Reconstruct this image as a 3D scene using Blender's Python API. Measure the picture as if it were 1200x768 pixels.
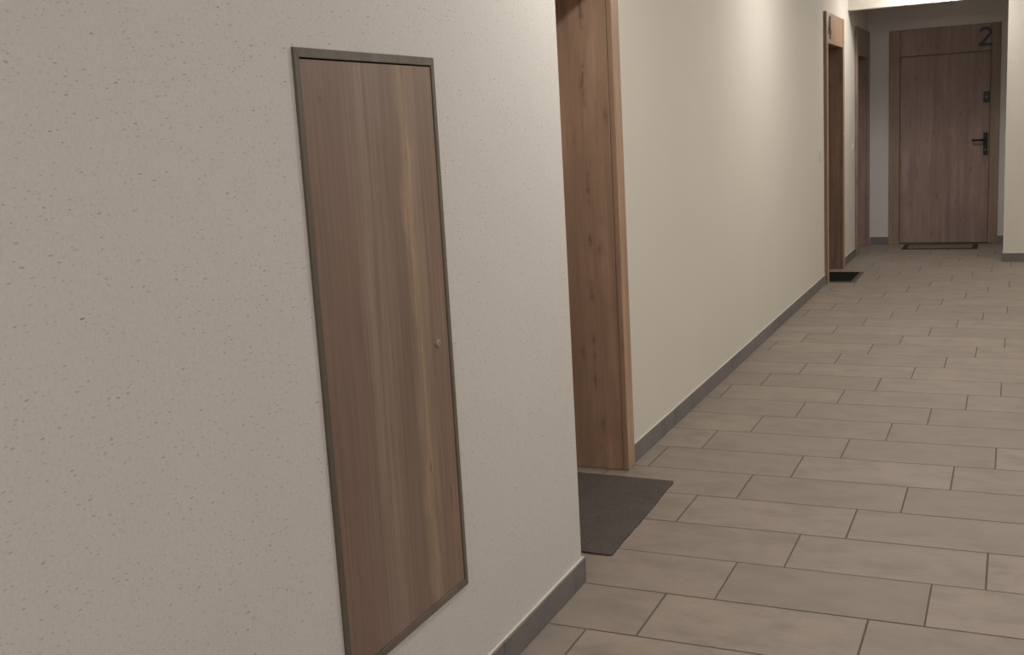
import bpy, bmesh, math, random
from mathutils import Vector, Matrix
random.seed(7)
for o in list(bpy.data.objects): bpy.data.objects.remove(o)
S = bpy.context.scene
COL = S.collection
CAM_H = 1.4128

# ---------------------------------------------------------------- camera
yaw, pit, rol, fpx = -0.437781, 0.176706, 0.057074, 1276.14
cy, sy, cp, sp, cr, sr = math.cos(yaw), math.sin(yaw), math.cos(pit), math.sin(pit), math.cos(rol), math.sin(rol)
fw = Vector((sy*cp, cy*cp, -sp)); rt = Vector((cy, -sy, 0)); dn = fw.cross(rt)
r2 = cr*rt + sr*dn; d2 = -sr*rt + cr*dn
cd = bpy.data.cameras.new('camera'); cam = bpy.data.objects.new('camera', cd); COL.objects.link(cam)
m = Matrix((r2, -d2, -fw)).transposed().to_4x4(); m.translation = (0, 0, CAM_H); cam.matrix_world = m
cd.sensor_fit = 'HORIZONTAL'; cd.sensor_width = 36; cd.lens = fpx/1200*36; cd.clip_start = .05
S.camera = cam

# ---------------------------------------------------------------- world, exposure
W = bpy.data.worlds.new('world'); S.world = W; W.use_nodes = True
W.node_tree.nodes['Background'].inputs[0].default_value = (.9, .92, 1, 1)
W.node_tree.nodes['Background'].inputs[1].default_value = 0.0
S.view_settings.view_transform = 'Standard'; S.view_settings.look = 'None'; S.view_settings.gamma = 1
S.view_settings.use_curve_mapping = False; S.view_settings.exposure = 0.0

# ---------------------------------------------------------------- light levels of the ceiling lamps: (x, y, watts, colour)
# (x, y, watts of the opal rim, watts of the opal face, colour)
LAMPS = [(-.66, 10.58, 12, 10, (1, .96, .925)), (-.62, 6.9, 5, 13, (1, .965, .925)), (-.62, 3.25, 11.5, 12, (1, .965, .925)), (-.45, -1.2, 25, 22, (1, .94, 1.0)),  # last entry: cool fill lamp added behind the camera to tint the near wall
         (1.0, 1.2, 7, 7, (1, .955, .97)), (1.0, 4.9, 14, 14, (1, .965, .94)), (1.0, 8.7, 11, 12, (1, .965, .94))]  # unseen right-hand row, added to brighten the left walls evenly
LAMP_Z = 2.58

# ---------------------------------------------------------------- dimensions (metres)
XA, XB, XR = -1.219, -1.455, 1.70          # near wall face, long wall face, right wall face
YA, YP, YE, YS = 3.022, 10.865, 12.35, -3.0     # end of near wall, partition, end wall, back wall
ZC, ZL, TP = 2.66, 2.356, .10             # ceiling, lintel underside, partition thickness
XLEAF = -1.70

# ---------------------------------------------------------------- node helpers
def lin(c): return tuple(((v/255)/12.92 if v/255 <= .04045 else ((v/255+.055)/1.055)**2.4) for v in c) + (1,)
class NT:
    def __init__(s, name, rough=.6, spec=.3):
        s.m = bpy.data.materials.new(name); s.m.use_nodes = True; s.t = s.m.node_tree
        s.b = s.t.nodes['Principled BSDF']; s.b.inputs['Roughness'].default_value = rough
        s.b.inputs['Specular IOR Level'].default_value = spec
    def n(s, typ, **kw):
        x = s.t.nodes.new(typ)
        for k, v in kw.items():
            if k.startswith('i_'): x.inputs[k[2:].replace('_', ' ')].default_value = v
            else: setattr(x, k, v)
        return x
    def l(s, a, b): s.t.links.new(a, b)
    def pos(s, scale=(1, 1, 1)):
        g = s.n('ShaderNodeNewGeometry'); mp = s.n('ShaderNodeMapping'); mp.inputs['Scale'].default_value = scale
        s.l(g.outputs['Position'], mp.inputs['Vector']); return mp.outputs[0]
    def noise(s, vec, scale=1, detail=3, rough=.5, dist=0):
        x = s.n('ShaderNodeTexNoise'); x.inputs['Scale'].default_value = scale; x.inputs['Detail'].default_value = detail
        x.inputs['Roughness'].default_value = rough; x.inputs['Distortion'].default_value = dist
        s.l(vec, x.inputs['Vector']); return x.outputs['Fac']
    def ramp(s, fac, stops, interp='LINEAR'):
        x = s.n('ShaderNodeValToRGB'); e = x.color_ramp.elements; x.color_ramp.interpolation = interp
        while len(e) < len(stops): e.new(.5)
        for el, (p, c) in zip(e, stops): el.position = p; el.color = c
        s.l(fac, x.inputs[0]); return x.outputs[0]
    def mix(s, fac, a, b, mode='MIX'):
        x = s.n('ShaderNodeMix', data_type='RGBA', blend_type=mode)
        for sock, v in ((x.inputs['Factor'], fac), (x.inputs['A'], a), (x.inputs['B'], b)):
            if isinstance(v, (int, float)): sock.default_value = v
            elif isinstance(v, tuple): sock.default_value = v
            else: s.l(v, sock)
        # colour sockets share names with float sockets: use the RGBA ones
        for i in (6, 7):
            v = (a, b)[i-6]
            if isinstance(v, tuple): x.inputs[i].default_value = v
            elif not isinstance(v, (int, float)): s.l(v, x.inputs[i])
        return x.outputs[2]
    def math(s, op, a, b=0, c=0):
        x = s.n('ShaderNodeMath', operation=op)
        for i, v in enumerate((a, b, c)):
            if isinstance(v, (int, float)): x.inputs[i].default_value = v
            else: s.l(v, x.inputs[i])
        return x.outputs[0]
    def bump(s, h, strength=.2, dist=.002):
        x = s.n('ShaderNodeBump'); x.inputs['Strength'].default_value = strength; x.inputs['Distance'].default_value = dist
        s.l(h, x.inputs['Height']); s.l(x.outputs[0], s.b.inputs['Normal'])
    def col(s, c):
        if isinstance(c, tuple): s.b.inputs['Base Color'].default_value = c
        else: s.l(c, s.b.inputs['Base Color'])
        return s.m

def plain(name, rgb, rough=.5, metal=0, spec=.5):
    k = NT(name, rough, spec); k.b.inputs['Metallic'].default_value = metal; return k.col(lin(rgb))

def plaster(name, rgb, fleck, amount):
    k = NT(name, .85, .2)
    c = k.mix(k.noise(k.pos((1, 1, 1)), 2.2, 4), lin(rgb), lin(tuple(v*.965 for v in rgb)))
    grain = k.noise(k.pos((1, 1.0, 1.0)), 150, 3, .6)
    c = k.mix(k.ramp(grain, [(.42, (0, 0, 0, 1)), (.70, (.22, .22, .22, 1))]), c, lin(tuple(v*.82 for v in rgb)))
    for sc, rad, dens, a, f in ((90, .26, .60, amount*.85, fleck), (150, .28, .70, amount*.8, fleck), (48, .10, .16, .9, fleck), (20, .050, .84, 1, tuple(v*.62 for v in fleck))):
        v = k.n('ShaderNodeTexVoronoi'); v.inputs['Scale'].default_value = sc
        mp = k.pos((1, .45, 1.3)); wob = k.n('ShaderNodeVectorMath', operation='ADD')
        nz = k.n('ShaderNodeTexNoise'); nz.inputs['Scale'].default_value = 160; k.l(mp, nz.inputs['Vector'])
        sc_ = k.n('ShaderNodeVectorMath', operation='SCALE'); sc_.inputs['Scale'].default_value = .004
        k.l(nz.outputs['Color'], sc_.inputs[0]); k.l(mp, wob.inputs[0]); k.l(sc_.outputs[0], wob.inputs[1])
        k.l(wob.outputs[0], v.inputs['Vector'])
        sep = k.n('ShaderNodeSeparateColor'); k.l(v.outputs['Color'], sep.inputs[0])
        size = k.math('MULTIPLY', k.math('POWER', sep.outputs[0], 1.5), rad*1.7)
        on = k.math('GREATER_THAN', sep.outputs[1], 1-dens if sc > 40 else dens)
        inside = k.math('LESS_THAN', v.outputs['Distance'], size)
        fac = k.math('MULTIPLY', k.math('MULTIPLY', inside, on), k.math('MULTIPLY', sep.outputs[2], a))
        c = k.mix(fac, c, lin(f))
    k.bump(k.math('ADD', grain, k.noise(k.pos(), 28, 3)), .35, .0012)
    return k.col(c)

def smooth_paint(name, rgb):
    k = NT(name, .8, .2)
    c = k.mix(k.noise(k.pos((1, 1, .35)), 1.6, 4), lin(rgb), lin(tuple(v*.97 for v in rgb)))
    h = k.math('ADD', k.math('MULTIPLY', k.noise(k.pos((1, 1, .12)), 2.6, 2), 6), k.math('MULTIPLY', k.noise(k.pos(), 90, 3), .25))
    k.bump(h, .5, .0025); return k.col(c)

def oak(name, light, mid, dark, knots=True, off=0, crack=None):
    k = NT(name, .5, .35)
    g = k.n('ShaderNodeNewGeometry'); sx = k.n('ShaderNodeSeparateXYZ'); k.l(g.outputs['Position'], sx.inputs[0])
    u = k.math('ADD', sx.outputs[0], sx.outputs[1])
    def st(su, sz, o=0):
        c_ = k.n('ShaderNodeCombineXYZ'); k.l(k.math('MULTIPLY_ADD', u, su, off*3.3+o), c_.inputs[0]); k.l(k.math('MULTIPLY_ADD', sx.outputs[2], sz, off), c_.inputs[2])
        c_.inputs[1].default_value = off*1.7; return c_.outputs[0]
    broad = k.noise(st(11, .55), 1.5, 3, .5, .5)
    fine = k.noise(st(60, 2.0), 1.5, 4, .6, .3)
    pores = k.noise(st(240, 7), 1.3, 2, .6)
    patch = k.noise(st(5, 2.5, 9), 1.3, 3, .5)
    c = k.ramp(broad, [(.30, lin(dark)), (.48, lin(mid)), (.68, lin(light))])
    c = k.mix(k.ramp(patch, [(.40, (.45, .45, .45, 1)), (.62, (0, 0, 0, 1))]), c, lin(tuple(v*.88 for v in mid)))
    c = k.mix(k.ramp(fine, [(.36, (.30, .30, .30, 1)), (.62, (0, 0, 0, 1))]), c, lin(tuple(v*.8 for v in mid)))
    c = k.mix(k.ramp(pores, [(.33, (.28, .28, .28, 1)), (.45, (0, 0, 0, 1))]), c, lin(tuple(v*.62 for v in dark)))
    if knots:
        wb = k.noise(st(45, 30), 1.2, 3)
        v = k.n('ShaderNodeTexVoronoi', voronoi_dimensions='2D'); v.inputs['Scale'].default_value = 1
        c_ = k.n('ShaderNodeCombineXYZ'); k.l(k.math('MULTIPLY_ADD', u, 9, off), c_.inputs[0]); k.l(k.math('MULTIPLY_ADD', sx.outputs[2], 3.2, off*2), c_.inputs[1])
        k.l(c_.outputs[0], v.inputs['Vector'])
        sep = k.n('ShaderNodeSeparateColor'); k.l(v.outputs['Color'], sep.inputs[0])
        on = k.math('GREATER_THAN', sep.outputs[1], .5)
        dd = k.math('ADD', v.outputs['Distance'], k.math('MULTIPLY', k.math('SUBTRACT', wb, .5), .16))
        kn = k.ramp(dd, [(.02, (1, 1, 1, 1)), (.055, (.55, .55, .55, 1)), (.12, (.12, .12, .12, 1)), (.22, (0, 0, 0, 1))])
        c = k.mix(k.math('MULTIPLY', kn, k.math('MULTIPLY', on, .38)), c, lin(tuple(v_*.5 for v_ in dark)))
    if crack is not None:
        wv = k.math('MULTIPLY', k.math('SUBTRACT', k.noise(st(1, 2.2, 4), 1.6, 5, .65), .5), .06)
        d = k.math('ABSOLUTE', k.math('SUBTRACT', k.math('ADD', u, wv), crack))
        line = k.ramp(d, [(.0, (1, 1, 1, 1)), (.0035, (.8, .8, .8, 1)), (.009, (.18, .18, .18, 1)), (.022, (0, 0, 0, 1))])
        gate = k.ramp(k.noise(st(4, 6, 7), 1.4, 4, .7), [(.50, (0, 0, 0, 1)), (.62, (.55, .55, .55, 1))])
        c = k.mix(k.math('MULTIPLY', line, gate), c, lin(tuple(v_*.42 for v_ in dark)))
    k.bump(k.math('ADD', fine, pores), .10, .0006)
    return k.col(c)

def hatch_wood(name):
    k = NT(name, .42, .4)
    g = k.n('ShaderNodeNewGeometry'); sx = k.n('ShaderNodeSeparateXYZ'); k.l(g.outputs['Position'], sx.inputs[0])
    wob = k.noise(k.pos((1, 3.5, 1.5)), 1.3, 5, .6, .6)
    t = k.math('ADD', k.math('MULTIPLY', k.math('SUBTRACT', sx.outputs[1], 1.731), 1/.50), k.math('MULTIPLY', k.math('SUBTRACT', wob, .5), .30))
    A, B, C, D, E_ = (135, 111, 99), (153, 135, 121), (136, 116, 102), (174, 149, 122), (149, 127, 109)
    c = k.ramp(t, [(0, lin(C)), (.14, lin(A)), (.22, lin(A)), (.42, lin(B)), (.58, lin(C)), (.68, lin(C)), (.755, lin(D)), (.80, lin((156, 135, 115))), (.90, lin(C)), (1, lin(E_))])
    fine = k.noise(k.pos((1, 90, 2.2)), 1.4, 4, .65, .3)
    c = k.mix(k.ramp(fine, [(.36, (.5, .5, .5, 1)), (.64, (0, 0, 0, 1))]), c, lin((108, 90, 78)))
    mid = k.noise(k.pos((1, 26, 1.1)), 1.2, 4, .6, .6)
    c = k.mix(k.ramp(mid, [(.34, (.45, .45, .45, 1)), (.5, (0, 0, 0, 1))]), c, lin((112, 88, 76)))
    fl = k.noise(k.pos((1, 34, 5)), 1.2, 4, .7, .8)
    c = k.mix(k.ramp(fl, [(.66, (0, 0, 0, 1)), (.72, (.6, .6, .6, 1))]), c, lin((94, 76, 66)))
    k.bump(fine, .08, .0005); return k.col(c)

def tile_mat(name, rgb, var=.5):
    k = NT(name, .55, .35)
    oi = k.n('ShaderNodeObjectInfo')
    ad = k.n('ShaderNodeVectorMath', operation='ADD'); k.l(k.pos((1, 1.6, 1)), ad.inputs[0])
    cx = k.n('ShaderNodeCombineXYZ'); k.l(k.math('MULTIPLY', oi.outputs['Random'], 37), cx.inputs[0]); k.l(k.math('MULTIPLY', oi.outputs['Random'], 91), cx.inputs[1]); k.l(cx.outputs[0], ad.inputs[1])
    cloud = k.noise(ad.outputs[0], 5.5, 6, .62, .25)
    spk = k.noise(k.pos(), 55, 4, .7)
    a = k.ramp(cloud, [(.30, lin((rgb[0]*.86, rgb[1]*.87, rgb[2]*.86))), (.5, lin(rgb)), (.70, lin((rgb[0]*1.07, rgb[1]*1.05, rgb[2]*1.04)))])
    a = k.mix(k.ramp(spk, [(.35, (.35, .35, .35, 1)), (.6, (0, 0, 0, 1))]), a, lin((rgb[0]*.92, rgb[1]*.93, rgb[2]*.92)))
    gain = k.math('MULTIPLY', oi.outputs['Random'], var)
    a = k.mix(gain, a, lin(tuple(v*.87 for v in rgb)))
    k.bump(spk, .12, .0008)
    return k.col(a)

def felt(name, rgb, sc=260):
    k = NT(name, .95, .05)
    n1 = k.noise(k.pos(), sc, 3, .7); n2 = k.noise(k.pos((1, 1, 1)), 9, 4)
    c = k.ramp(n1, [(.3, lin(tuple(v*.62 for v in rgb))), (.55, lin(rgb)), (.75, lin(tuple(min(255, v*1.35) for v in rgb)))])
    c = k.mix(k.ramp(n2, [(.4, (0, 0, 0, 1)), (.7, (.3, .3, .3, 1))]), c, lin(tuple(v*.8 for v in rgb)))
    k.bump(n1, .6, .003); return k.col(c)

M = dict(
    wall_near=plaster('speckled_plaster', (220, 216, 210), (134, 126, 121), .66),
    wall=smooth_paint('cream_paint', (219, 214, 203)),
    wall_shade=smooth_paint('shade_toned_paint', (212, 206, 205)),  # wall paint toned darker and greyer, recess shade put into the colour
    ceil=smooth_paint('ceiling_paint', (225, 221, 212)),
    oak=oak('knotty_oak', (194, 163, 139), (178, 148, 124), (156, 129, 108), True, 0, 2.572),
    oak_lit_front=oak('oak_lit_front', (196, 165, 138), (182, 151, 125), (162, 132, 108), False, 3.3),  # lighter oak for casing fronts and headers, their light put into the tone
    oak_end=oak('oak_end_door', (172, 150, 140), (156, 134, 125), (138, 117, 109), True, 5.1),  # oak made greyer and darker, shade of the end recess in the tone
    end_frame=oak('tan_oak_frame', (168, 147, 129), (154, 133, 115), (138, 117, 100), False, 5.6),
    leaf=oak('oak_leaf', (150, 124, 105), (134, 109, 92), (116, 93, 78), True, 8.2),
    hatch=hatch_wood('brown_laminate'),
    hatch_frame=oak('grey_brown_laminate', (124, 115, 102), (112, 103, 91), (99, 90, 79), False, 1.7),
    tile=tile_mat('greige_tile', (149, 138, 127)),
    skirt=tile_mat('skirting_tile', (122, 117, 115), .2),
    grout=plain('grout', (106, 97, 88), .9, 0, .1),
    mat_grey=felt('grey_felt', (100, 92, 88)),
    mat_black=felt('black_felt', (34, 34, 30)),
    mat_brown=felt('brown_felt', (138, 124, 112)),
    rubber=plain('dark_rubber', (44, 37, 32), .6),
    rubber_brown=plain('brown_rubber', (78, 64, 54), .6),
    black=plain('black_metal', (34, 35, 37), .4, .3),
    digit=plain('dark_digit', (52, 56, 60), .45, .2),
    steel=plain('steel', (190, 184, 174), .45, .6), brass_dull=plain('dull_cylinder', (120, 116, 108), .5, .5),
    white=plain('white_plastic', (226, 222, 212), .4),
    pale_line=plain('pale_skirting_line', (212, 206, 194), .7),
)

# ---------------------------------------------------------------- mesh helpers
def finish(name, bm, mat, parent=None, origin=(0, 0, 0), smooth=False):
    bmesh.ops.recalc_face_normals(bm, faces=bm.faces)
    me = bpy.data.meshes.new(name); 
    O = Vector(origin)
    for v in bm.verts: v.co -= O
    bm.to_mesh(me); bm.free()
    if mat: me.materials.append(M[mat] if isinstance(mat, str) else mat)
    if smooth: me.shade_smooth()
    o = bpy.data.objects.new(name, me); COL.objects.link(o)
    if parent: o.parent = parent; o.location = O - world_loc(parent)
    else: o.location = O
    return o
def world_loc(o):
    v = Vector(o.location)
    while o.parent: o = o.parent; v += Vector(o.location)
    return v
def box(bm, x0, x1, y0, y1, z0, z1, bev=0, seg=1):
    r = bmesh.ops.create_cube(bm, size=1)
    for v in r['verts']:
        v.co = Vector(((x0+x1)/2+v.co.x*(x1-x0), (y0+y1)/2+v.co.y*(y1-y0), (z0+z1)/2+v.co.z*(z1-z0)))
    if bev:
        es = list({e for v in r['verts'] for e in v.link_edges})
        bmesh.ops.bevel(bm, geom=es, offset=bev, segments=seg, affect='EDGES', profile=.5)
def bx(name, dims, mat, parent=None, bev=0, seg=1, origin=None):
    bm = bmesh.new()
    for d in (dims if isinstance(dims[0], (tuple, list)) else [dims]): box(bm, *d, bev=bev, seg=seg)
    d = dims[0] if isinstance(dims[0], (tuple, list)) else dims
    return finish(name, bm, mat, parent, origin or (0, 0, 0) if not parent else origin or ((d[0]+d[1])/2, (d[2]+d[3])/2, d[4]))
def cyl(bm, p0, p1, r, seg=20, r_end=None, bev=0):
    a, b = Vector(p0), Vector(p1); d = b-a
    q = Vector((0, 0, 1)).rotation_difference(d.normalized()).to_matrix().to_4x4()
    bmesh.ops.create_cone(bm, cap_ends=True, segments=seg, radius1=r, radius2=r if r_end is None else r_end, depth=d.length, matrix=Matrix.Translation((a+b)/2) @ q)
def empty(name, loc, label, cat, group=None, kind=None):
    o = bpy.data.objects.new(name, None); COL.objects.link(o); o.location = loc; o.empty_display_size = .1
    return tag(o, label, cat, group, kind)
def tag(o, label=None, cat=None, group=None, kind=None):
    if label: o['label'] = label
    if cat: o['category'] = cat
    if group: o['group'] = group
    if kind: o['kind'] = kind
    return o
def prism(bm, pts, frame):           # closed polygon pts (u, v) extruded; frame(u, v, w) -> xyz, w in {0, 1}
    a = [bm.verts.new(frame(u, v, 0)) for u, v in pts]; b = [bm.verts.new(frame(u, v, 1)) for u, v in pts]
    bm.faces.new(a); bm.faces.new(b[::-1])
    for i in range(len(pts)):
        j = (i+1) % len(pts); bm.faces.new((a[i], b[i], b[j], a[j]))

# ---------------------------------------------------------------- structure
D1 = (3.10, 4.225); D2 = (9.42, 10.445); D3 = (11.33, 12.335); ZD = 2.245; ZD2 = 2.245
H0, H1, HZ0, HZ1 = 1.714, 2.254, .316, 1.592     # hatch opening
bm = bmesh.new()
box(bm, -1.9, XA, YS, H0, 0, ZC); box(bm, -1.9, XA, H1, YA, 0, ZC)
box(bm, -1.9, XA, H0, H1, 0, HZ0); box(bm, -1.9, XA, H0, H1, HZ1, ZC); box(bm, -1.9, XA-.16, H0, H1, HZ0, HZ1)
tag(finish('wall_left', bm, 'wall_near'), 'near left corridor wall of speckled cream plaster around the brown hatch', 'wall', kind='structure')
bm = bmesh.new()
XW = -1.90
for a, b in ((YA, D1[0]), (D1[1], D2[0]), (D2[1], D3[0]), (D3[1], YE+.2)): box(bm, XW, XB, a, b, 0, ZC)
for (a, b) in (D1, D2, D3): box(bm, XW, XB, a, b, ZD, ZC)
for (a, b) in (D1, D2, D3): box(bm, XW, XLEAF-.05, a, b, 0, ZD)
tag(finish('wall_left', bm, 'wall'), 'long smooth cream wall set back beyond the near wall, with doors', 'wall', kind='structure')
E0, E1, EZ = -1.236, -.166, 2.235                # end door outline
bm = bmesh.new()
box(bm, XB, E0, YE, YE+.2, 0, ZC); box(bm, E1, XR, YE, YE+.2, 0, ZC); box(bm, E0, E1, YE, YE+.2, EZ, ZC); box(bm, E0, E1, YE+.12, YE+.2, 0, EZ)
tag(finish('wall_back', bm, 'wall_shade'), 'end wall toned darker for the recess shade around the door numbered 2', 'wall', kind='structure')
bm = bmesh.new()
box(bm, -.093, XR, YP, YP+TP, 0, ZL); box(bm, XB, XR, YP, YP+TP, ZL, ZC)
tag(finish('wall_right', bm, 'wall'), 'cream cross wall and lintel framing the opening to the end recess', 'wall', kind='structure')
tag(bx('wall_right', (.5, XR, YP+TP+.001, YE-.001, 0, ZC), 'wall'), 'right side wall of the end recess', 'wall', kind='structure')
tag(bx('wall_right', (XR, XR+.2, YS, YE+.2, 0, ZC), 'wall'), 'plain right corridor wall', 'wall', kind='structure')
tag(bx('wall_front', (-1.9, XR+.2, YS-.2, YS, 0, ZC), 'wall'), 'corridor wall behind the viewer', 'wall', kind='structure')
tag(bx('ceiling', (-1.9, XR+.2, YS-.2, YE+.2, ZC, ZC+.2), 'ceil'), 'flat off-white corridor ceiling', 'ceiling', kind='structure')

# floor: grout bed with every tile on it
floor = tag(bx('floor', (-1.9, XR+.2, YS-.2, YE+.2, -.12, -.0025), 'grout'), 'corridor floor of staggered greige rectangular tiles with dark joints', 'floor', kind='structure')
TA, TS, TX0, TY0, TH, G = .591, .149, -.943, 2.719, .30, .0026
REG = [(XA, XR, YS, YA), (XB, XR, YA, YP), (XB, -.093, YP, YP+TP), (XB, .5, YP+TP, YE),
       (XLEAF, XB, *D1), (XLEAF, XB, *D2), (XLEAF, XB, *D3)]
full = None; XMIN = XLEAF
for n in range(-19, 33):
    y0 = TY0+n*TH+G; y1 = TY0+(n+1)*TH-G
    s = TX0+n*TS; k0 = math.floor((XMIN-s)/TA)
    for k in range(k0, k0+8):
        x0 = s+k*TA+G; x1 = x0+TA-2*G
        if x0 > (XR if y0 < 0 else .60+.10*max(0, y0-2)) or x0 > XR: continue
        pieces = []
        for rx0, rx1, ry0, ry1 in REG:
            a, b, c, d = max(x0, rx0), min(x1, rx1), max(y0, ry0), min(y1, ry1)
            if b-a > .004 and d-c > .004: pieces.append((a, b, c, d))
        if not pieces: continue
        area = sum((b-a)*(d-c) for a, b, c, d in pieces)
        if len(pieces) == 1 and abs(area-(x1-x0)*(y1-y0)) < 1e-6:
            if full is None:
                b_ = bmesh.new(); box(b_, -(TA/2-G), TA/2-G, -(TH/2-G), TH/2-G, -.0024, 0, bev=.0011)
                full = bpy.data.meshes.new('tile'); bmesh.ops.recalc_face_normals(b_, faces=b_.faces); b_.to_mesh(full); b_.free(); full.materials.append(M['tile'])
            o = bpy.data.objects.new('tile', full); COL.objects.link(o); o.parent = floor; o.location = ((x0+x1)/2, (y0+y1)/2, 0)
        else:
            if y0 < 1.2 and len(pieces) == 0: continue
            b_ = bmesh.new()
            for a, b, c, d in pieces: box(b_, a, b, c, d, -.0024, 0)
            finish('tile', b_, 'tile', floor, ((pieces[0][0]+pieces[0][1])/2, (pieces[0][2]+pieces[0][3])/2, 0))

# skirting: each tile of it its own piece
def skirting(name, runs, label):
    """runs: (axis, fixed face, outward sign, start, end)"""
    root = None
    for ax, face, sg, a, b in runs:
        t = a
        while t < b-.004:
            e = min(b, t+.598)
            lo, hi = sorted((face, face+sg*.010))
            dims = (lo, hi, t+.001, e-.001, .001, .080) if ax == 'y' else (t+.001, e-.001, lo, hi, .001, .080)
            if root is None:
                root = bpy.data.objects.new(name, None); COL.objects.link(root); root.location = (dims[0], dims[2], 0); tag(root, label, 'skirting', kind='structure')
            bx('skirting_tile', dims, 'skirt', root, bev=.0015)
            lo2, hi2 = sorted((face, face+sg*.005))
            t = e
        lo2, hi2 = sorted((face, face+sg*.006))
        d = (lo2, hi2, a, b, .080, .0825) if ax == 'y' else (a, b, lo2, hi2, .080, .0825)
        bx('pale_top_strip', d, 'pale_line', root)  # thin paler strip along the top edge of the skirting
    return root
skirting('baseboard_left', [('y', XA, 1, YA-5*.598, YA+.010), ('x', YA, 1, XB+.010, XA)], 'grey tile skirting along the near speckled wall')
skirting('baseboard_left', [('y', XB, 1, D1[1]+.012, D2[0]-.012), ('y', XB, 1, D2[1]+.012, D3[0]-.012)], 'grey tile skirting along the long cream wall')
skirting('baseboard_back', [('x', YE, -1, XB+.03, E0-.003), ('x', YE, -1, E1+.003, .5)], 'grey tile skirting either side of the end door')
skirting('baseboard_right', [('x', YP, -1, -.093, XR), ('y', -.093, -1, YP-.01, YP+TP)], 'grey tile skirting at the foot of the cross wall')

# ---------------------------------------------------------------- numerals
def arc(cx, cy_, rx, ry, a0, a1, n):
    return [(cx+rx*math.cos(math.radians(a0+(a1-a0)*i/n)), cy_+ry*math.sin(math.radians(a0+(a1-a0)*i/n))) for i in range(n+1)]
def numeral(which, frame, parent, origin):
    bm = bmesh.new()
    if which == '2':      # unit box 0..0.66 x 0..1
        w = .15
        outer = arc(.33, .70, .32, .30, 165, -28, 18); inner = arc(.33, .70, .32-w, .30-w, 165, -32, 18)
        pts = outer + [(.30, w), (.66, w), (.66, 0), (0, 0), (0, .13)] + inner[::-1]
        # strip of quads keeps the concave outline clean
        L = outer + [(.285, .145)] ; R_ = inner + [(.02, .13)]
        R_[-2] = (R_[-2][0], R_[-2][1])
        for i in range(len(L)-1): prism(bm, [L[i], L[i+1], R_[i+1], R_[i]], frame)
        prism(bm, [(.0, 0), (.66, 0), (.66, .145), (.285, .145), (.02, .13), (0, .11)], frame)
    else:                 # '4'
        prism(bm, [(.44, 0), (.60, 0), (.60, 1), (.44, 1)], frame)
        prism(bm, [(0, .22), (.74, .22), (.74, .36), (0, .36)], frame)
        prism(bm, [(0, .36), (.17, .36), (.60, 1), (.42, 1)], frame)
    return finish('numeral', bm, 'digit', parent, origin)

# ---------------------------------------------------------------- doors in the left wall
def side_door(name, y0, y1, xf, ztop, zhead, cas, label, digit=None, wood='oak', edge='oak_lit_front', numeral_y=None, handle=True):
    root = empty(name, (xf, (y0+y1)/2, 0), label, 'door', kind='structure')
    e = .001
    yi0, yi1 = y0+cas, y1-cas
    th = .024
    def board(y_a, y_b, z_a, z_b, nm):
        o = bx(nm, (xf-th, xf, y_a, y_b, z_a, z_b), edge, root, bev=.003, seg=2)
        o.data.materials.append(M[wood])                      # narrow sides take the darker wood, their shade put into the colour
        for p in o.data.polygons:
            if abs(p.normal.y) > .9: p.material_index = 1
    board(y0+e, yi0, .001, ztop, 'casing'); board(yi1, y1-e, .001, ztop, 'casing')
    bx('header_panel', (xf-th-.002, xf-.002, yi0+.0015, yi1-.0015, zhead, ztop-.001), edge, root, bev=.002)
    # lining boards: deep reveal, one long board with rebate strip and groove
    for s, yy in ((1, yi0), (-1, yi1)):
        a, b = sorted((yy-s*.028, yy-s*.0005)); 
        bx('lining', (XLEAF-.02, xf-th-.0015, a, b, .001, ztop-.03), wood, root, bev=.0025, seg=2)
    bx('lining_head', (XLEAF-.02, xf-th-.0015, yi0+.003, yi1-.003, zhead+.002, zhead+.035), wood, root, bev=.002)
    leaf = bx('leaf', (XLEAF-.04, XLEAF, yi0+.006, yi1-.006, .008, zhead-.002), 'leaf', root, bev=.002)
    if handle:
        hy = yi0+.07
        bm = bmesh.new(); box(bm, XLEAF, XLEAF+.008, hy-.02, hy+.02, .93, 1.15, bev=.003)
        cyl(bm, (XLEAF+.006, hy, 1.06), (XLEAF+.05, hy, 1.06), .009)
        cyl(bm, (XLEAF+.045, hy-.008, 1.06), (XLEAF+.045, hy+.12, 1.06), .009)
        finish('handle', bm, 'black', leaf, (XLEAF, hy, 1.04))
    if digit:
        ny, nz, hh = numeral_y, zhead+.035, .185
        fr = lambda u, v, w: (xf-.003+w*.007, ny+u*hh, nz+v*hh)
        numeral(digit, fr, root, (xf, ny, nz))
    return root
side_door('door_1', D1[0], D1[1], -1.437, ZD, 1.985, .085, 'knotty oak door frame in a deep recess beside the grey mat')
side_door('door_2', D2[0], D2[1], -1.430, ZD, 1.995, .085, 'oak door numbered 4 with lit header panel above the black mat', '4', 'leaf', numeral_y=9.515)
side_door('door_3', D3[0], D3[1], -1.430, ZD2, 1.97, .085, 'shaded oak door in the left side of the end recess', None, 'oak_end', 'end_frame')

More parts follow.
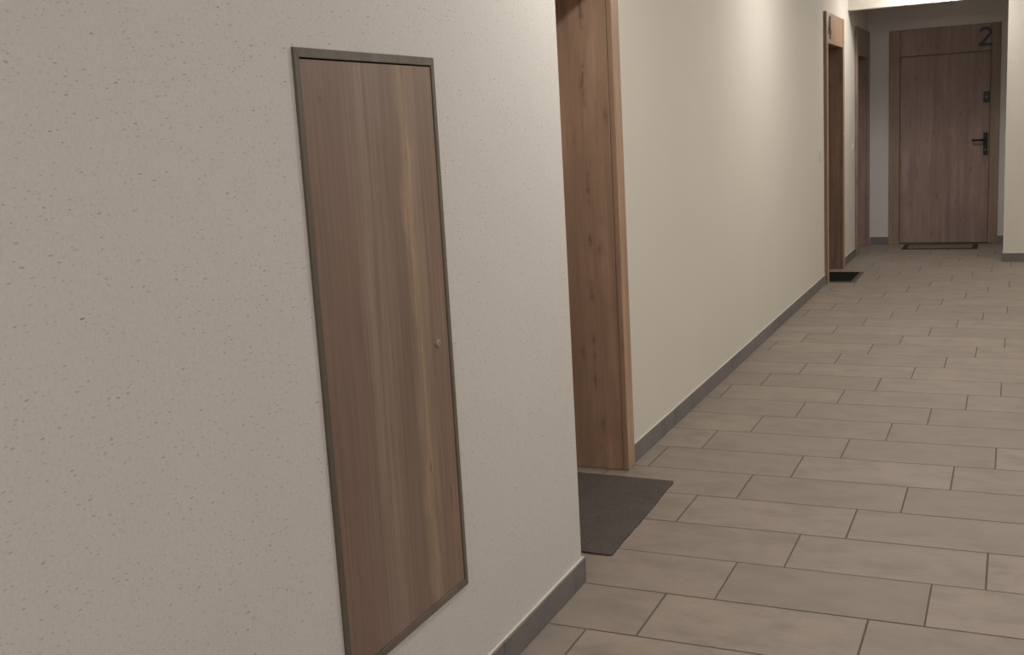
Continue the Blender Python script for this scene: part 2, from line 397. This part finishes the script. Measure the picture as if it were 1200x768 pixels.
# ---------------------------------------------------------------- end door numbered 2
YF = YE-.015
dr = empty('door_4', ((E0+E1)/2, YF, 0), 'closed oak door numbered 2 facing down the corridor in the end wall', 'door', kind='structure')
zl = 1.962; xl0, xl1 = -1.130, -.255
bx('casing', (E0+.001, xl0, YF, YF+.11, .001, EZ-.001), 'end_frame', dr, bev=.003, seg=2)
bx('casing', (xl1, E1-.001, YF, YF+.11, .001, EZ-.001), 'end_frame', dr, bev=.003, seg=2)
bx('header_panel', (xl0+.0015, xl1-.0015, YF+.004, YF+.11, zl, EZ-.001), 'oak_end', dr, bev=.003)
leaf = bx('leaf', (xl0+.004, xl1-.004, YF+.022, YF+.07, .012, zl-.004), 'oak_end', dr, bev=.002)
bx('threshold', (xl0+.001, xl1-.001, YF+.005, YF+.10, .001, .010), 'rubber_brown', dr)
yl = YF+.022
# lever handle on a long plate
hx, hz = -.293, 1.03
bm = bmesh.new(); box(bm, hx-.022, hx+.022, yl-.010, yl, hz-.115, hz+.115, bev=.004, seg=2)
h_ = finish('handle_plate', bm, 'black', leaf, (hx, yl, hz))
bm = bmesh.new(); cyl(bm, (hx, yl-.008, hz+.04), (hx, yl-.055, hz+.04), .010); cyl(bm, (hx+.010, yl-.052, hz+.04), (hx-.130, yl-.052, hz+.040), .0105)
finish('lever', bm, 'black', dr, (hx, yl, hz+.04), True)
bm = bmesh.new(); cyl(bm, (hx, yl-.010, hz-.06), (hx, yl-.016, hz-.06), .009)
finish('lock_cylinder', bm, 'brass_dull', dr, (hx, yl-.01, hz-.06))
bm = bmesh.new(); box(bm, hx-.028, hx+.028, yl-.010, yl, 1.448, 1.556, bev=.004, seg=2)
finish('lock_plate', bm, 'black', leaf, (hx, yl, 1.5))
bm = bmesh.new(); cyl(bm, (hx, yl-.010, 1.502), (hx, yl-.018, 1.502), .012); finish('lock_cylinder', bm, 'brass_dull', dr, (hx, yl-.01, 1.502))
fr = lambda u, v, w: (-.374+u*.19, YF+.005-w*.008, 2.010+v*.19)
numeral('2', fr, dr, (-.31, YF, 2.01))

# ---------------------------------------------------------------- wall hatch
hr = empty('wall_hatch', (XA, (H0+H1)/2, HZ0), 'tall brown wood-grain wall hatch with a thin grey-brown frame and small lock', 'hatch')
xf = -1.2135; fwid = .0142; fh = .0175
bm = bmesh.new()
A0, A1, B0, B1 = H0+.001, H1-.001, HZ0+.001, HZ1-.001
def rail(nm, p):
    b = bmesh.new(); prism(b, p, lambda u, v, w: (xf-w*.03, u, v)); 
    bmesh.ops.bevel(b, geom=b.edges[:], offset=.0006, segments=1, affect='EDGES')
    return finish(nm, b, 'hatch_frame', hr, (xf, p[0][0], p[0][1]))
bm.free()
rail('frame_rail', [(A0, B1), (A1, B1), (A1-fwid, B1-fh), (A0+fwid, B1-fh)])
rail('frame_rail', [(A0, B0), (A1, B0), (A1-fwid, B0+fh), (A0+fwid, B0+fh)])
rail('frame_stile', [(A0, B0), (A0, B1), (A0+fwid, B1-fh), (A0+fwid, B0+fh)])
rail('frame_stile', [(A1, B0), (A1, B1), (A1-fwid, B1-fh), (A1-fwid, B0+fh)])
pan = bx('door_panel', (xf-.022, xf-.0025, A0+fwid+.0028, A1-fwid-.0015, B0+fh+.0012, B1-fh-.0028), 'hatch', hr, bev=.0008)
ly, lz = 2.183, .941
bm = bmesh.new(); cyl(bm, (xf-.004, ly, lz), (xf+.0012, ly, lz), .0085, 24); cyl(bm, (xf+.0010, ly, lz), (xf+.0022, ly, lz), .0060, 24)
lk = finish('lock', bm, 'steel', pan, (xf, ly, lz)); 
bm = bmesh.new(); box(bm, xf+.0020, xf+.0026, ly-.0012, ly+.0012, lz-.004, lz+.004); finish('keyhole', bm, 'black', hr, (xf, ly, lz))

# ---------------------------------------------------------------- mats
def rounded(x0, x1, y0, y1, r, n=5):
    p = []
    for cx, cy_, a in ((x1-r, y1-r, 0), (x0+r, y1-r, 90), (x0+r, y0+r, 180), (x1-r, y0+r, 270)):
        p += [(cx+r*math.cos(math.radians(a+90*i/n)), cy_+r*math.sin(math.radians(a+90*i/n))) for i in range(n+1)]
    return p
def slab(bm, pts, z0, z1, ins=.003):
    c = Vector((sum(p[0] for p in pts)/len(pts), sum(p[1] for p in pts)/len(pts)))
    rings = []
    for z, i in ((z0, 0), (z1-.002, 0), (z1, ins)):
        rings.append([bm.verts.new((*(Vector(p)-(Vector(p)-c).normalized()*i), z)) for p in pts])
    for a, b in zip(rings, rings[1:]):
        for i in range(len(pts)):
            j = (i+1) % len(pts); bm.faces.new((a[i], a[j], b[j], b[i]))
    bm.faces.new(rings[0][::-1]); bm.faces.new(rings[-1])
# grey felt mat, edges slightly wavy
rnd = random.Random(3)
corners = [(-1.199, 3.247), (-1.215, 4.040), (-1.668, 4.050), (-1.655, 3.250)]
pts = []
for i in range(4):
    a, b = Vector(corners[i]), Vector(corners[(i+1) % 4]); nrm = Vector((-(b-a).y, (b-a).x)).normalized(); n = 22
    for j in range(n):
        t = j/n; w = (math.sin(t*9+i)*.0016+rnd.uniform(-.0012, .0012)) * (1 if 0 < j else 0)
        p = a.lerp(b, t)+nrm*w
        if j == 0: 
            pa = a.lerp(Vector(corners[i-1]), .016); pb = a.lerp(b, .012); pts += [tuple(pa), tuple((pa+pb+a*1.4)/3.4), tuple(pb)]; continue
        pts.append(tuple(p))
bm = bmesh.new(); slab(bm, pts, .0005, .0085)
tag(finish('doormat', bm, 'mat_grey', None, (-1.43, 3.645, 0)), 'plain dark grey felt doormat in the near door recess', 'doormat')
def bordered_mat(x0, x1, y0, y1, label, core, rim, rot, bw=.035, zt=.010):
    root = empty('doormat', ((x0+x1)/2, (y0+y1)/2, 0), label, 'doormat')
    b = bmesh.new()
    o_ = rounded(x0, x1, y0, y1, .012); i_ = rounded(x0+bw, x1-bw, y0+bw, y1-bw, .006)
    lv = [[b.verts.new((*p, z)) for p in q_] for q_, z in ((o_, .0005), (o_, .004), (i_, .007), (i_, .0005))]
    for a, c in zip(lv, lv[1:]+lv[:1]):
        for i in range(len(o_)):
            j = (i+1) % len(o_); b.faces.new((a[i], a[j], c[j], c[i]))
    finish('border', b, rim, root, ((x0+x1)/2, (y0+y1)/2, 0))
    b = bmesh.new(); slab(b, rounded(x0+bw+.001, x1-bw-.001, y0+bw+.001, y1-bw-.001, .006), .0005, zt)
    finish('pile', b, core, root, ((x0+x1)/2, (y0+y1)/2, 0))
    root.rotation_euler.z = rot
    return root
bordered_mat(-1.640, -1.222, 9.505, 10.14, 'black doormat with thin brown rubber edge in front of the door numbered 4', 'mat_black', 'rubber_brown', .0)
bordered_mat(-1.062, -.338, 11.845, 12.285, 'brown doormat with dark rubber border before the door numbered 2', 'mat_brown', 'rubber', 0, .05, .0055)

# ---------------------------------------------------------------- switch plates
def plate(y, z, s, label):
    root = empty('light_switch', (XB, y, z), label, 'switch')
    bx('cover_plate', (XB+.0005, XB+.009, y-s, y+s, z-s, z+s), 'white', root, bev=.003, seg=2)
    bx('rocker', (XB+.009, XB+.012, y-s*.62, y+s*.62, z-s*.62, z+s*.62), 'white', root, bev=.0012)
plate(9.235, 1.093, .041, 'square white light switch on the long wall left of door 4')
dbl = empty('doorbell_button', (XB, 11.18, 1.09), 'small round doorbell button on the short wall right of door 4', 'doorbell')
bm = bmesh.new(); cyl(bm, (XB+.0005, 11.18, 1.09), (XB+.008, 11.18, 1.09), .032, 28); finish('rim', bm, 'white', dbl, (XB, 11.18, 1.09))
bm = bmesh.new(); cyl(bm, (XB+.008, 11.18, 1.09), (XB+.012, 11.18, 1.09), .012, 20); finish('button', bm, 'steel', dbl, (XB, 11.18, 1.09))

# ---------------------------------------------------------------- ceiling lamps (above the frame; the one behind the viewer and the right row are added fill)
opal = NT('opal_glass', .4).m
b = opal.node_tree.nodes['Principled BSDF']; b.inputs['Base Color'].default_value = (.9, .9, .88, 1)
b.inputs['Emission Color'].default_value = (1, .93, .84, 1); b.inputs['Emission Strength'].default_value = 2.0
for i, (x, y, w, wf, c) in enumerate(LAMPS):
    place = ['before the cross wall', 'over the long cream wall', 'over the grey doormat', 'added as fill behind the viewer', 'added as fill beside the viewer', 'added as fill right of the grey doormat', 'added as fill right of the long cream wall'][i]
    root = empty('ceiling_light', (x, y, ZC), 'round opal ceiling light ' + place, 'lamp', 'round corridor ceiling lights')
    bm = bmesh.new(); cyl(bm, (x, y, ZC-.022), (x, y, ZC-.0005), .15, 40); finish('base', bm, 'white', root, (x, y, ZC))
    bm = bmesh.new(); cyl(bm, (x, y, ZC-.050), (x, y, ZC-.0225), .11, 40, .140); finish('diffuser', bm, opal, root, (x, y, ZC-.02), True)
    ld = bpy.data.lights.new('lamp_glow', 'POINT'); ld.energy = w; ld.color = c; ld.shadow_soft_size = .05
    lo = bpy.data.objects.new('lamp_glow', ld); COL.objects.link(lo); lo.location = (0, 0, LAMP_Z-.04-ZC); lo.parent = root
    ad = bpy.data.lights.new('lamp_face', 'AREA'); ad.shape = 'DISK'; ad.size = .2; ad.energy = wf; ad.color = c
    ao = bpy.data.objects.new('lamp_face', ad); COL.objects.link(ao); ao.location = (0, 0, LAMP_Z+.02-ZC); ao.parent = root
